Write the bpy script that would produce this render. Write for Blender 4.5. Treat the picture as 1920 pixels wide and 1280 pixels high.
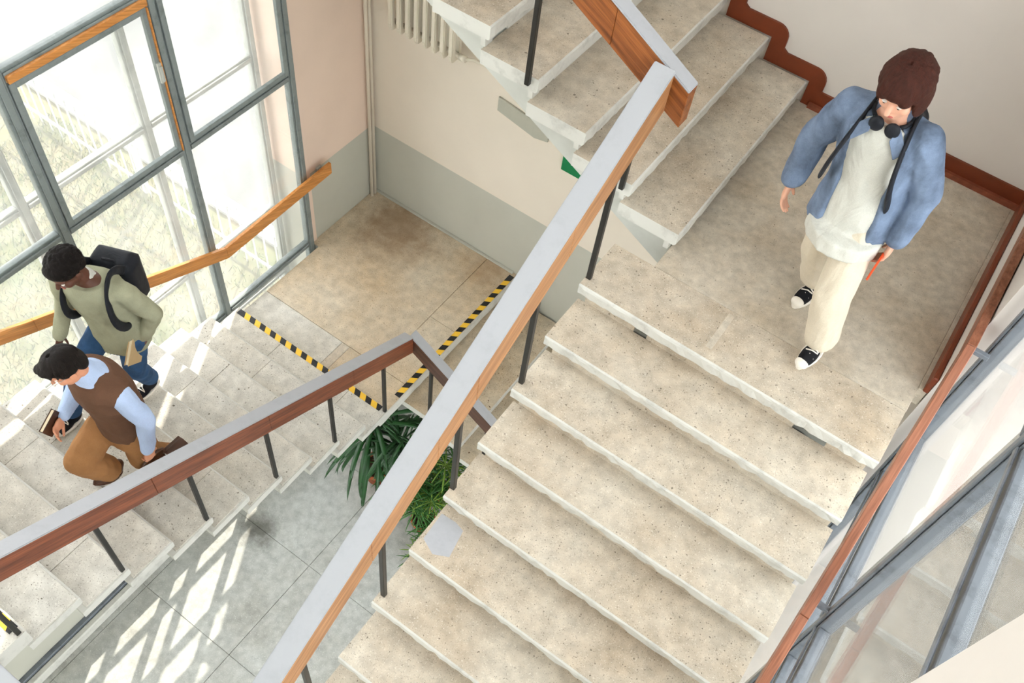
import bpy, bmesh, math, random
from mathutils import Vector, Matrix, noise
random.seed(7)
S = bpy.context.scene
for o in list(bpy.data.objects): bpy.data.objects.remove(o)
COL = S.collection
V = Vector

# ------------------------------------------------------------------ camera
CAM = V((2.0621, -2.9306, 6.9519))
YAW, PIT, ROL, FPX = -0.475782, 0.948654, 0.167780, 1730.878
fw = V((math.cos(PIT)*math.sin(YAW), math.cos(PIT)*math.cos(YAW), -math.sin(PIT)))
rt = fw.cross(V((0, 0, 1))).normalized(); up = rt.cross(fw)
r2 = rt*math.cos(ROL)+up*math.sin(ROL); u2 = -rt*math.sin(ROL)+up*math.cos(ROL)
cd = bpy.data.cameras.new('camera'); cam = bpy.data.objects.new('camera', cd); COL.objects.link(cam)
cam.matrix_world = Matrix(((r2.x, u2.x, -fw.x, CAM.x), (r2.y, u2.y, -fw.y, CAM.y), (r2.z, u2.z, -fw.z, CAM.z), (0, 0, 0, 1)))
cd.sensor_fit = 'HORIZONTAL'; cd.sensor_width = 36; cd.lens = 36*FPX/1920; cd.clip_start = .05; cd.clip_end = 200
S.camera = cam

# ------------------------------------------------------------------ sky, sun, exposure
W = bpy.data.worlds.new('sky'); S.world = W; W.use_nodes = True
bg = W.node_tree.nodes['Background']; bg.inputs[0].default_value = (0.96, 0.985, 1.0, 1); bg.inputs[1].default_value = 2.6
sl = bpy.data.lights.new('sun', 'SUN'); sl.energy = 7.0; sl.angle = math.radians(.6); sl.color = (1, .93, .82)
so = bpy.data.objects.new('sun', sl); COL.objects.link(so)
AZ, EL = math.radians(-61.5), math.radians(48)
sd = V((math.cos(AZ)*math.cos(EL), math.sin(AZ)*math.cos(EL), -math.sin(EL)))
so.rotation_euler = sd.to_track_quat('-Z', 'Y').to_euler(); so.location = (-8, 8, 14)
S.view_settings.view_transform = 'Standard'; S.view_settings.look = 'None'
S.view_settings.exposure = 1.04; S.view_settings.gamma = 1; S.view_settings.use_curve_mapping = False

# ------------------------------------------------------------------ materials
def srgb(r, g, b):
    f = lambda c: (c/255/12.92) if c/255 <= .04045 else ((c/255+.055)/1.055)**2.4
    return (f(r), f(g), f(b), 1)
class Mat:
    def __init__(s, name, rough=.6, spec=.3):
        s.m = bpy.data.materials.new(name); s.m.use_nodes = True
        s.nt = s.m.node_tree; s.b = s.nt.nodes['Principled BSDF']
        s.b.inputs['Roughness'].default_value = rough; s.b.inputs['Specular IOR Level'].default_value = spec
        s._tc = None
    def n(s, t, **kw):
        x = s.nt.nodes.new(t)
        for k, v in kw.items():
            if k in x.inputs: x.inputs[k].default_value = v
            else: setattr(x, k, v)
        return x
    def l(s, a, b): s.nt.links.new(a, b)
    def co(s, scale=(1, 1, 1), off=(0, 0, 0)):
        if not s._tc: s._tc = s.n('ShaderNodeTexCoord')
        mp = s.n('ShaderNodeMapping'); mp.inputs['Scale'].default_value = scale; mp.inputs['Location'].default_value = off
        s.l(s._tc.outputs['Object'], mp.inputs['Vector']); return mp.outputs['Vector']
    def noise(s, scale, vec=None, detail=4, rough=.55):
        x = s.n('ShaderNodeTexNoise', Scale=scale, Detail=detail, Roughness=rough)
        s.l(vec if vec is not None else s.co(), x.inputs['Vector']); return x.outputs['Fac']
    def vor(s, scale, vec=None, out='Distance'):
        x = s.n('ShaderNodeTexVoronoi', Scale=scale); s.l(vec if vec is not None else s.co(), x.inputs['Vector']); return x.outputs[out]
    def ramp(s, fac, stops):
        x = s.n('ShaderNodeValToRGB'); e = x.color_ramp.elements
        while len(e) < len(stops): e.new(.5)
        for i, (p, c) in enumerate(stops): e[i].position = p; e[i].color = c
        s.l(fac, x.inputs['Fac']); return x.outputs['Color']
    def mix(s, a, b, fac, mode='MIX'):
        x = s.n('ShaderNodeMix', data_type='RGBA', blend_type=mode)
        for v, k in ((fac, 0), (a, 6), (b, 7)):
            if hasattr(v, 'is_linked') or isinstance(v, bpy.types.NodeSocket): s.l(v, x.inputs[k])
            else: x.inputs[k].default_value = v
        return x.outputs[2]
    def math(s, op, a, b=0):
        x = s.n('ShaderNodeMath', operation=op)
        for v, k in ((a, 0), (b, 1)):
            if isinstance(v, bpy.types.NodeSocket): s.l(v, x.inputs[k])
            else: x.inputs[k].default_value = v
        return x.outputs[0]
    def col(s, c):
        if isinstance(c, bpy.types.NodeSocket): s.l(c, s.b.inputs['Base Color'])
        else: s.b.inputs['Base Color'].default_value = c
        return s
    def bump(s, h, strength=.2, dist=.005):
        x = s.n('ShaderNodeBump', Strength=strength, Distance=dist); s.l(h, x.inputs['Height']); s.l(x.outputs['Normal'], s.b.inputs['Normal']); return s
G = lambda v: (v, v, v, 1)

def plain(name, c, rough=.6, spec=.3, var=.08, scale=6, bump=.0, metal=0):
    m = Mat(name, rough, spec); m.b.inputs['Metallic'].default_value = metal
    n = m.noise(scale); d = tuple(max(0, x*(1-var)) for x in c[:3])+(1,); u = tuple(min(1, x*(1+var)) for x in c[:3])+(1,)
    m.col(m.ramp(n, [(.3, d), (.7, u)]))
    if bump: m.bump(m.noise(scale*6), bump, .003)
    return m.m
def terrazzo(name, base, stain, pore, chip, sc=1.0, pits=.5, stainpos=.55, patch=None):
    m = Mat(name, .62, .25)
    c = m.ramp(m.noise(1.7*sc, detail=6, rough=.65), [(.34, base), (stainpos+.12, stain)])
    c = m.mix(c, m.ramp(m.noise(14*sc, detail=5), [(.3, G(.76)), (.7, G(1.14))]), .85, 'MULTIPLY')
    c = m.mix(c, chip, m.math('MULTIPLY', m.ramp(m.noise(120*sc, detail=2), [(.62, G(0)), (.68, G(1))]), .4))
    c = m.mix(c, pore, m.math('MULTIPLY', m.ramp(m.noise(150*sc, m.co((1, 1, 1), (3, 7, 1)), 2), [(.61, G(0)), (.68, G(1))]), pits*.8))
    for vs, thr, r0, st in ((24*sc, .80, .17, 1.3), (55*sc, .70, .24, 1.2)):
        vn = m.n('ShaderNodeTexVoronoi', Scale=vs); nv = m.n('ShaderNodeTexNoise', Scale=60.0)
        av = m.n('ShaderNodeVectorMath', operation='MULTIPLY_ADD'); m.l(m.co(), nv.inputs['Vector']); m.l(nv.outputs['Color'], av.inputs[0]); av.inputs[1].default_value = (.02, .02, .02); m.l(m.co(), av.inputs[2])
        m.l(av.outputs[0], vn.inputs['Vector']); sep = m.n('ShaderNodeSeparateColor'); m.l(vn.outputs['Color'], sep.inputs[0])
        rad = m.math('MULTIPLY', sep.outputs[2], r0)
        spot = m.math('MULTIPLY', m.math('LESS_THAN', vn.outputs['Distance'], rad), m.math('GREATER_THAN', sep.outputs[1], thr))
        c = m.mix(c, pore, m.math('MULTIPLY', spot, pits*st))
    nn = m.noise(38*sc, m.co((1, 1.6, 1)), 3); big = m.ramp(nn, [(.68, G(0)), (.73, G(1))])
    c = m.mix(c, pore, m.math('MULTIPLY', big, pits*.7))
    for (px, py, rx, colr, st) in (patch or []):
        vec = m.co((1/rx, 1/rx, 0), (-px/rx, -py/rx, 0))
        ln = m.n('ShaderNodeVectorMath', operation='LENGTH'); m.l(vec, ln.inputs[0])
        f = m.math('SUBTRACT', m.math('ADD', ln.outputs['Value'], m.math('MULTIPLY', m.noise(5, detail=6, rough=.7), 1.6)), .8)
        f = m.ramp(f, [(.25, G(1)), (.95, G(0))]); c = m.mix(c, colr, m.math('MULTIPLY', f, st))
    m.col(c); m.bump(nn, .15, .002); return m.m
def wood(name, a, b, ax, slope=0, gloss=.38):
    m = Mat(name, gloss, .4)
    sc = [34, 34, 34]; sc[ax] = 1.6
    rv = m.co(); rv.node.inputs['Rotation'].default_value = (-math.atan(slope), 0, 0) if ax == 1 else (0, math.atan(slope), 0)
    mp = m.n('ShaderNodeMapping'); mp.inputs['Scale'].default_value = sc; m.l(rv, mp.inputs['Vector']); gv = mp.outputs['Vector']
    w = m.noise(1.0, gv, 6, .65); w2 = m.noise(3.2, gv, 3, .6)
    c = m.ramp(w, [(.32, a), (.66, b)])
    c = m.mix(c, m.ramp(w2, [(.3, G(.62)), (.6, G(1.1))]), .75, 'MULTIPLY')
    m.col(c); m.bump(w2, .12, .002); return m.m
def paint(name, c, rough=.45, grime=.12, gsc=5):
    m = Mat(name, rough, .35)
    n = m.noise(gsc, detail=7, rough=.7)
    d = tuple(x*(1-2.2*grime) for x in c[:3])+(1,)
    m.col(m.ramp(n, [(.28, d), (.5, c)])); m.bump(m.noise(30), .12, .003); return m.m
def glass(name, haze=.04, tint=(.985, .985, .98, 1), dirt=.05):
    m = Mat(name); nt = m.nt; out = nt.nodes['Material Output']; nt.nodes.remove(m.b)
    tr = m.n('ShaderNodeBsdfTransparent'); tr.inputs[0].default_value = tint
    gl = m.n('ShaderNodeBsdfGlossy'); gl.inputs['Roughness'].default_value = .02
    lw = m.n('ShaderNodeLayerWeight', Blend=.5); mx = m.n('ShaderNodeMixShader')
    fr = m.math('ADD', m.math('MULTIPLY', m.math('POWER', lw.outputs['Facing'], 5.0), .75), .025)
    m.l(fr, mx.inputs[0]); m.l(tr.outputs[0], mx.inputs[1]); m.l(gl.outputs[0], mx.inputs[2])
    df = m.n('ShaderNodeBsdfTranslucent'); df.inputs[0].default_value = (.92, .92, .91, 1)
    m2 = m.n('ShaderNodeMixShader')
    f = m.ramp(m.noise(2.2, detail=8, rough=.75), [(.35, G(haze)), (.8, G(haze+dirt))])
    m.l(f, m2.inputs[0]); m.l(mx.outputs[0], m2.inputs[1]); m.l(df.outputs[0], m2.inputs[2]); m.l(m2.outputs[0], out.inputs[0])
    return m.m

M = {}
M['step'] = terrazzo('stone_warm', srgb(208, 199, 184), srgb(186, 170, 149), srgb(78, 68, 58), srgb(240, 236, 226), 1.0, .55)
M['stepL'] = terrazzo('stone_pale', srgb(210, 207, 199), srgb(194, 186, 172), srgb(96, 88, 74), srgb(242, 240, 232), .8, .7, .62)
M['land2'] = terrazzo('stone_landing', srgb(212, 200, 180), srgb(196, 173, 142), srgb(92, 66, 40), srgb(238, 230, 214), .8, .75, .6,
                      [(-1.9, 1.95, .62, srgb(120, 84, 48), .55), (-.9, 2.1, .4, srgb(150, 110, 66), .4)])
M['landR'] = terrazzo('stone_upper_landing', srgb(206, 198, 184), srgb(190, 176, 156), srgb(92, 80, 64), srgb(238, 234, 224), 1.5, .45)
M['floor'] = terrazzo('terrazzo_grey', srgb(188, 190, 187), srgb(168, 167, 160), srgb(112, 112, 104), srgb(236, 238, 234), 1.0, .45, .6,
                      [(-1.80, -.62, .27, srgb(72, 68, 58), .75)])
M['paint'] = paint('white_paint_worn', srgb(206, 205, 199), .5, .13, 7)
M['cap'] = paint('grey_white_gloss', srgb(176, 178, 184), .3, .04, 9)
M['soffit'] = paint('soffit_paint', srgb(196, 197, 191), .6, .05, 3)
M['black'] = plain('black_steel', srgb(34, 32, 30), .4, .4, .3, 12)
M['woodL'] = wood('wood_redbrown', srgb(88, 44, 28), srgb(146, 82, 52), 1, -.524)
M['woodR'] = wood('wood_oak', srgb(138, 90, 56), srgb(186, 136, 92), 1, .5875)
M['woodU'] = wood('wood_walnut', srgb(104, 54, 24), srgb(162, 96, 48), 0, -.553)
M['woodS'] = wood('wood_dark', srgb(66, 40, 32), srgb(106, 68, 52), 0, -.602)
M['woodO'] = wood('wood_orange', srgb(186, 118, 54), srgb(216, 150, 84), 1, -.437)
M['woodN'] = wood('wood_rust', srgb(120, 68, 46), srgb(160, 104, 78), 1, .543)
M['cream'] = plain('wall_cream', srgb(226, 216, 202), .8, .2, .025, 2)
M['pink'] = plain('wall_pink', srgb(228, 206, 190), .8, .2, .03, 2)
M['white'] = plain('wall_white', srgb(222, 215, 209), .8, .2, .025, 2)
M['ceil'] = plain('ceiling_white', srgb(240, 238, 234), .8, .2, .01, 2)
M['dado'] = plain('wall_dado_grey', srgb(188, 187, 176), .55, .3, .04, 2)
M['skirt'] = plain('skirting_brown', srgb(118, 54, 28), .4, .4, .12, 8)
M['frame'] = paint('frame_grey_paint', srgb(128, 136, 136), .4, .16, 12)
M['frameO'] = paint('frame_outer_paint', srgb(176, 178, 172), .5, .14, 10)
M['frameD'] = paint('frame_blue_grey', srgb(110, 116, 124), .35, .2, 10)
M['glass'] = glass('window_glass', .03)
M['glassR'] = glass('window_glass_clean', .02, (.96, .97, .96, 1), .02)
M['pipe'] = plain('pipe_cream', srgb(222, 212, 196), .45, .4, .04)
M['rad'] = plain('radiator_cream', srgb(222, 214, 198), .4, .4, .04)
M['sign'] = plain('sign_grey', srgb(176, 175, 162), .5, .3, .05)
M['green'] = plain('sign_green', srgb(0, 122, 72), .4, .4, .05)
M['yellow'] = plain('tape_yellow', srgb(238, 190, 62), .5, .3, .06, 20)
M['tblack'] = plain('tape_black', srgb(38, 38, 40), .5, .3, .25, 30)
M['terra'] = plain('terracotta', srgb(176, 98, 62), .7, .2, .12)
M['soil'] = plain('soil', srgb(60, 46, 36), .9, .1, .3, 30)
M['leaf'] = plain('leaf_dark', srgb(38, 82, 40), .35, .5, .35, 5)
M['leaf2'] = plain('leaf_mid', srgb(56, 108, 42), .4, .45, .3, 5)
M['leaf3'] = plain('leaf_light', srgb(124, 158, 62), .45, .4, .25, 5)
M['stem'] = plain('plant_stem', srgb(104, 92, 58), .7, .2, .2)
m = Mat('lawn', .9, .1); m.col(m.mix(m.ramp(m.noise(.55, detail=8, rough=.7), [(.38, srgb(72, 80, 52)), (.62, srgb(104, 97, 76))]), m.ramp(m.noise(26, detail=4), [(.3, G(.6)), (.7, G(1.25))]), .8, 'MULTIPLY')); M['lawn'] = m.m
M['asphalt'] = plain('pavement_pale', srgb(84, 86, 86), .9, .1, .12, 1.2)
M['kerb'] = plain('kerb_white', srgb(150, 150, 148), .8, .2, .06)
M['fence'] = plain('fence_white', srgb(170, 172, 174), .5, .3, .04)

# ------------------------------------------------------------------ mesh helpers
class MB:
    def __init__(s): s.v = []; s.f = []; s.mi = []
    def box(s, x0, x1, y0, y1, z0, z1, mi=0, top=None):
        return s.hexa([(x0, y0, z0), (x1, y0, z0), (x1, y1, z0), (x0, y1, z0), (x0, y0, z1), (x1, y0, z1), (x1, y1, z1), (x0, y1, z1)], mi, top)
    def hexa(s, p, mi=0, top=None):
        b = len(s.v); s.v += [tuple(q) for q in p]
        for i, q in enumerate(((3, 2, 1, 0), (4, 5, 6, 7), (0, 1, 5, 4), (1, 2, 6, 5), (2, 3, 7, 6), (3, 0, 4, 7))):
            s.f.append(tuple(b+k for k in q)); s.mi.append(top if (i == 1 and top is not None) else mi)
        return s
    def prism(s, poly, ax, a, b, mi=0):
        # poly in the two other axes (cyclic order), extruded along ax from a to b
        n = len(poly); st = len(s.v)
        for w in (a, b):
            for (p, q) in poly:
                s.v.append({'x': (w, p, q), 'y': (p, w, q), 'z': (p, q, w)}[ax])
        s.f.append(tuple(st+i for i in range(n))); s.f.append(tuple(st+n+i for i in reversed(range(n)))); s.mi += [mi, mi]
        for i in range(n):
            j = (i+1) % n; s.f.append((st+i, st+n+i, st+n+j, st+j)); s.mi.append(mi)
        return s
    def tube(s, pts, r, n=8, mi=0, cap=True, flat=1.0, upv=(0, 0, 1)):
        pts = [V(p) for p in pts]; R = r if isinstance(r, (list, tuple)) else [r]*len(pts); st = len(s.v)
        for i, p in enumerate(pts):
            t = (pts[min(i+1, len(pts)-1)]-pts[max(i-1, 0)]).normalized()
            a = t.cross(V(upv)); a = a.normalized() if a.length > 1e-4 else t.cross(V((1, 0, 0))).normalized()
            b = a.cross(t)
            for k in range(n):
                th = 2*math.pi*k/n; s.v.append(tuple(p+a*(math.cos(th)*R[i])+b*(math.sin(th)*R[i]*flat)))
        for i in range(len(pts)-1):
            for k in range(n):
                k2 = (k+1) % n; s.f.append((st+i*n+k, st+i*n+k2, st+(i+1)*n+k2, st+(i+1)*n+k)); s.mi.append(mi)
        if cap:
            s.f.append(tuple(st+k for k in reversed(range(n)))); s.f.append(tuple(st+(len(pts)-1)*n+k for k in range(n))); s.mi += [mi, mi]
        return s
    def cap(s, a, b, ra, rb, n=12):                                   # rounded cone between two points
        a, b = V(a), V(b); t = (b-a); L = t.length; t = t.normalized() if L > 1e-6 else V((0, 0, 1)); pts = []; R = []
        for q in (88, 60, 30): pts.append(a-t*ra*math.sin(math.radians(q))); R.append(ra*math.cos(math.radians(q)))
        pts.append(a); R.append(ra); pts.append(b); R.append(rb)
        for q in (30, 60, 88): pts.append(b+t*rb*math.sin(math.radians(q))); R.append(rb*math.cos(math.radians(q)))
        st = len(s.v); u = t.cross(V((0, 0, 1))); u = u.normalized() if u.length > 1e-3 else V((1, 0, 0)); w = u.cross(t)
        for p, r in zip(pts, R):
            for k in range(n):
                th = 2*math.pi*k/n; s.v.append(tuple(p+u*(math.cos(th)*r)+w*(math.sin(th)*r)))
        m_ = len(pts)
        for i in range(m_-1):
            for k in range(n):
                k2 = (k+1) % n; s.f.append((st+i*n+k, st+i*n+k2, st+(i+1)*n+k2, st+(i+1)*n+k)); s.mi.append(0)
        s.f.append(tuple(st+k for k in reversed(range(n)))); s.f.append(tuple(st+(m_-1)*n+k for k in range(n))); s.mi += [0, 0]
        return s
    def chain(s, pts, rs, n=12):
        for i in range(len(pts)-1): s.cap(pts[i], pts[i+1], rs[i], rs[i+1], n)
        return s
    def ell(s, c, rx, ry, rz, R=None, nu=16, nv=10):
        c = V(c); R = R or Matrix.Identity(3); st = len(s.v)
        for i in range(1, nv):
            ph = math.pi*i/nv
            for k in range(nu):
                th = 2*math.pi*k/nu
                s.v.append(tuple(c+R @ V((rx*math.sin(ph)*math.cos(th), ry*math.sin(ph)*math.sin(th), rz*math.cos(ph)))))
        a = len(s.v); s.v.append(tuple(c+R @ V((0, 0, rz)))); s.v.append(tuple(c+R @ V((0, 0, -rz))))
        for i in range(nv-2):
            for k in range(nu):
                k2 = (k+1) % nu; s.f.append((st+i*nu+k, st+(i+1)*nu+k, st+(i+1)*nu+k2, st+i*nu+k2)); s.mi.append(0)
        for k in range(nu):
            k2 = (k+1) % nu; s.f.append((a, st+k, st+k2)); s.f.append((a+1, st+(nv-2)*nu+k2, st+(nv-2)*nu+k)); s.mi += [0, 0]
        return s
    def loft(s, rings, n=20):                                        # rings: (centre, right*rx, fwd*ry), closed ends
        st = len(s.v)
        for c, a, b in rings:
            for k in range(n):
                th = 2*math.pi*k/n; s.v.append(tuple(V(c)+V(a)*math.cos(th)+V(b)*math.sin(th)))
        for i in range(len(rings)-1):
            for k in range(n):
                k2 = (k+1) % n; s.f.append((st+i*n+k, st+i*n+k2, st+(i+1)*n+k2, st+(i+1)*n+k)); s.mi.append(0)
        s.f.append(tuple(st+k for k in reversed(range(n)))); s.f.append(tuple(st+(len(rings)-1)*n+k for k in range(n))); s.mi += [0, 0]
        return s
    def mesh(s, name, mats, smooth=False, bev=0, bseg=1):
        me = bpy.data.meshes.new(name); me.from_pydata(s.v, [], s.f)
        for q in mats: me.materials.append(q)
        me.polygons.foreach_set('material_index', s.mi)
        bm = bmesh.new(); bm.from_mesh(me); bmesh.ops.recalc_face_normals(bm, faces=bm.faces)
        if bev: bmesh.ops.bevel(bm, geom=[e for e in bm.edges if e.calc_face_angle(0) > .5], offset=bev, segments=bseg, affect='EDGES', clamp_overlap=True)
        bm.to_mesh(me); bm.free()
        if smooth: me.polygons.foreach_set('use_smooth', [True]*len(me.polygons))
        me.update(); return me
def adopt(o, parent):
    if parent: o.parent = parent; o.matrix_parent_inverse = Matrix.Translation(-parent.location) if parent.type == 'EMPTY' else Matrix.Identity(4)
def put(name, mb, mats, parent=None, smooth=False, bev=0, bseg=1, kind=None):
    mats = mats if isinstance(mats, (list, tuple)) else [mats]
    o = bpy.data.objects.new(name, mb if isinstance(mb, bpy.types.Mesh) else mb.mesh(name, mats, smooth, bev, bseg)); COL.objects.link(o); adopt(o, parent)
    if kind: o['kind'] = kind
    return o
def tag(o, label, cat=None, group=None, kind=None):
    if label: o['label'] = label
    if cat: o['category'] = cat
    if group: o['group'] = group
    if kind: o['kind'] = kind
    return o
def empty(name, loc, label=None, cat=None, group=None, kind=None):
    o = bpy.data.objects.new(name, None); COL.objects.link(o); o.location = loc; o.empty_display_size = .1
    bpy.context.view_layer.update(); return tag(o, label, cat, group, kind)

# ------------------------------------------------------------------ dimensions found from the photograph (metres)
h = .164; g = .30
xLi, xLo, yL = -.574, -2.30, .160
xRi, xRo, yR, zR, gR, hR = .895, 2.612, -.019, 3.206, .2855, .1643
xU, yUi, gU, hU = 1.190, .476, .325, .1647
yB, xW, xC = 2.188, -2.43, -.632
zG = -2.62; xWR = 2.76; yF = -5.6; zT = 8.8; xO = -2.80
TH = .075

# ------------------------------------------------------------------ shell
f = empty('floor', (0, 0, zG), 'grey terrazzo ground floor of large square tiles below the stairs', kind='structure')
put('screed', MB().box(xO-.1, 3.1, yF, yB+.2, zG-.25, zG-.012), M['floor'], f)
tx0, ty0, ts = -1.09, -1.76, 1.165
for i in range(-2, 4):
    for j in range(-4, 5):
        x0, x1, y0, y1 = tx0+i*ts, tx0+(i+1)*ts, ty0+j*ts, ty0+(j+1)*ts
        x0, x1, y0, y1 = max(x0, xW), min(x1, 2.9), max(y0, yF), min(y1, yB)
        if x1-x0 > .05 and y1-y0 > .05:
            put('tile', MB().box(x0+.003, x1-.003, y0+.003, y1-.003, zG-.02, zG), M['floor'], f)
def solid(name, mb, mats, label, bev=0): return tag(put(name, mb, mats, None, bev=bev), label, kind='structure')
w = empty('wall_back', (0, yB, zG), 'tall cream back wall with grey lower band', kind='structure')
put('upper_wall', MB().box(xO-.1, 3.1, yB, yB+.2, .85, zT), M['cream'], w)
put('lower_band', MB().box(xO-.1, 3.1, yB, yB+.2, zG, .85), M['dado'], w)
# part of the same wall beside the upper flight is painted greyish white
pl = MB().prism([(1.30, zR-.2), (3.0, zR-.2), (3.0, zT), (-2.2, zT), (-2.2, zR+11*hU+.1), (xU, zR+.1)], 'y', yB-.004, yB+.05); put('upper_wall_paint', pl, M['white'], w)
w = empty('wall_left', (xW, 1.7, zG), 'pink wall pier with grey lower band beside the tall window', kind='structure')
put('upper_wall', MB().box(xO-.1, xW, 1.235, yB, .87, zT), M['pink'], w)
put('lower_band', MB().box(xO-.1, xW, 1.235, yB, zG, .87), M['dado'], w)
put('window_casing', MB().box(xW-.02, xW+.012, 1.236, 1.30, zG, zT), M['pink'], w, bev=.006)
sp = empty('wall_left_spandrel', (xW, -2, zG), 'low beige wall under the ground floor window', kind='structure')
put('panel', MB().box(xO, xW, yF, 1.235, zG, -1.92), M['dado'], sp)
put('ledge', MB().box(xW, xW+.055, yF, .9, zG, zG+.16), M['frameD'], sp, bev=.006)
put('ledge_strip', MB().box(xW+.055, xW+.125, yF, .9, zG, zG+.13), M['paint'], sp, bev=.012)
w = empty('wall_right', (2.7, 1.4, zG), 'white wall pier at the upper landing', kind='structure')
put('pier', MB().box(2.665, 3.1, .52, yB, zG, zT), M['white'], w)
put('skirting', MB().box(2.635, 2.664, .52, yB-.03, zR+.001, zR+.13), M['skirt'], w, bev=.006)
solid('wall_right_pier', MB().box(2.68, 3.1, -2.6, -1.74, zG, zT), M['white'], 'smooth light grey wall pier at the end of the glazing')
solid('ceiling', MB().box(xO-.1, 3.1, yF, yB+.2, zT, zT+.2), M['ceil'], 'white ceiling high above the stairwell')
solid('sun_block_slab', MB().box(-3.9, xO-.1, yF-1, yB+1, 6.45, 6.75), M['white'], 'unseen white slab added outside the tall window to block high sun')  # unseen slab added to stop high sun reaching deeper over the window flight
# skirting that climbs the upper flight
lo = [(2.70, zR)]; upn = [(2.70, zR+.125)]
for j in range(1, 8):
    xj = xU-(j-1)*gU; zp = zR+(j-1)*hU; zj = zp+hU
    lo += [(xj+.005, zp), (xj+.005, zj)]
    q = .105
    upn += [(xj+q+.03, zp+(.125 if j == 1 else q)), (xj+q, zp+q+.02)]
    for a in range(0, 91, 15): upn.append((xj+.02+(q-.02)*math.cos(math.radians(a)), zj+.02+(q-.02)*math.sin(math.radians(a))))
lo.append((xU-7*gU, zR+7*hU)); upn.append((xU-7*gU, zR+7*hU+.105))
sk = tag(put('baseboard_back', MB().prism(lo+upn[::-1], 'y', yB-.022, yB-.003), M['skirt']), 'red brown painted skirting climbing the white wall in rounded steps', kind='structure')
put('ledge', MB().box(1.25, 2.69, yB-.045, yB-.02, zR, zR+.035), plain('skirting_dusty', srgb(140, 78, 56), .6, .3, .2, 20), sk)

# ------------------------------------------------------------------ windows
def window(name, label, X, ys, zs, fr, gl, depth=.06, skip=(), sgn=1, wid=.078):
    w = empty(name, (X, ys[0], zs[0]), label, kind='structure')
    for y in ys:
        mb = MB().box(X-depth/2, X+depth/2, y-wid/2, y+wid/2, zs[0]-wid/2, zs[-1]+wid/2)
        mb.box(X+sgn*depth/2, X+sgn*(depth/2+.014), y-wid*.28, y+wid*.28, zs[0]-.02, zs[-1]+.02); put('mullion', mb, fr, w, bev=.004)
    for i in range(len(ys)-1):
        a, b = sorted((ys[i], ys[i+1]))
        for z in zs:
            mb = MB().box(X-depth/2+.004, X+depth/2-.004, a+wid/2, b-wid/2, z-wid/2, z+wid/2)
            mb.box(X+sgn*depth/2-.004, X+sgn*(depth/2+.012), a+wid/2, b-wid/2, z-wid*.25, z+wid*.25); put('transom', mb, fr, w, bev=.004)
        for k in range(len(zs)-1):
            if (i, k) in skip: continue
            put('pane', MB().box(X-.003, X+.003, a+wid/2-.008, b-wid/2+.008, zs[k]+wid/2-.008, zs[k+1]-wid/2+.008), gl, w)
    return w
ysL = [1.20, .10, -.98, -2.06, -3.14, -4.22, -5.30]
zsL = [-1.89, -.55, .05, 2.04, 3.33, 5.3, 7.3, 8.7]
w1 = window('window_1', 'tall grey painted steel window grid overlooking the fence', xW, ysL, zsL, M['frame'], M['glass'])
put('wooden_bead', MB().box(xW+.03, xW+.065, -.94, .06, 3.285, 3.335), M['woodO'], w1, bev=.004)
put('wooden_bead', MB().box(xW+.03, xW+.06, .048, .06, 2.08, 3.27), M['woodO'], w1, bev=.003)
for (i_, a_, b_, z0_, z1_) in ((0, .14, 1.16, 2.08, 3.29), (1, -.94, .06, 2.08, 3.27)):
    q_ = .042; sm = MB().box(xW+.012, xW+.045, a_, a_+q_, z0_, z1_).box(xW+.012, xW+.045, b_-q_, b_, z0_, z1_).box(xW+.012, xW+.045, a_+q_, b_-q_, z0_, z0_+q_).box(xW+.012, xW+.045, a_+q_, b_-q_, z1_-q_, z1_)
    put('sash', sm, M['frame'], w1, bev=.003)
put('sill_board', MB().box(xW-.36, xW-.03, -.94, .06, 3.30, 3.33), M['frameO'], w1, bev=.004)
put('catch', MB().box(xW+.03, xW+.06, .02, .05, 2.7, 2.86).box(xW+.06, xW+.075, .025, .045, 2.72, 2.84), M['frameO'], w1, bev=.003)
window('window_2', 'weathered outer window grid standing outside the grey window', xO, [1.165, .07, -1.01, -2.09, -3.17, -4.25, -5.33], [-1.89, -.6, .33, 2.05, 3.0, 5.3, 7.3, 8.7], M['frameO'], M['glass'], .06, sgn=1, wid=.075)
window('window_3', 'blue grey steel window grid running past the treads', xWR, [.44, -.80, -1.86], [-2.0, .3, 2.60, 3.0, 4.66, 6.6, 8.6], M['frameD'], M['glassR'], .06, sgn=-1, wid=.06)
solid('wall_front', MB().box(xO, 3.1, yF-.2, yF, zG, zT), M['dado'], 'pale grey wall behind the lower landing')
window('window_4', 'unseen blue grey window grid added beyond the light grey pier to let in light', xWR, [-2.64, -4.1, -5.5], [-2.0, .3, 2.60, 4.66, 6.6, 8.6], M['frameD'], M['glassR'], .06, sgn=-1, wid=.06)  # unseen glazing, added to bring light onto the upper flight from the right

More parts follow.
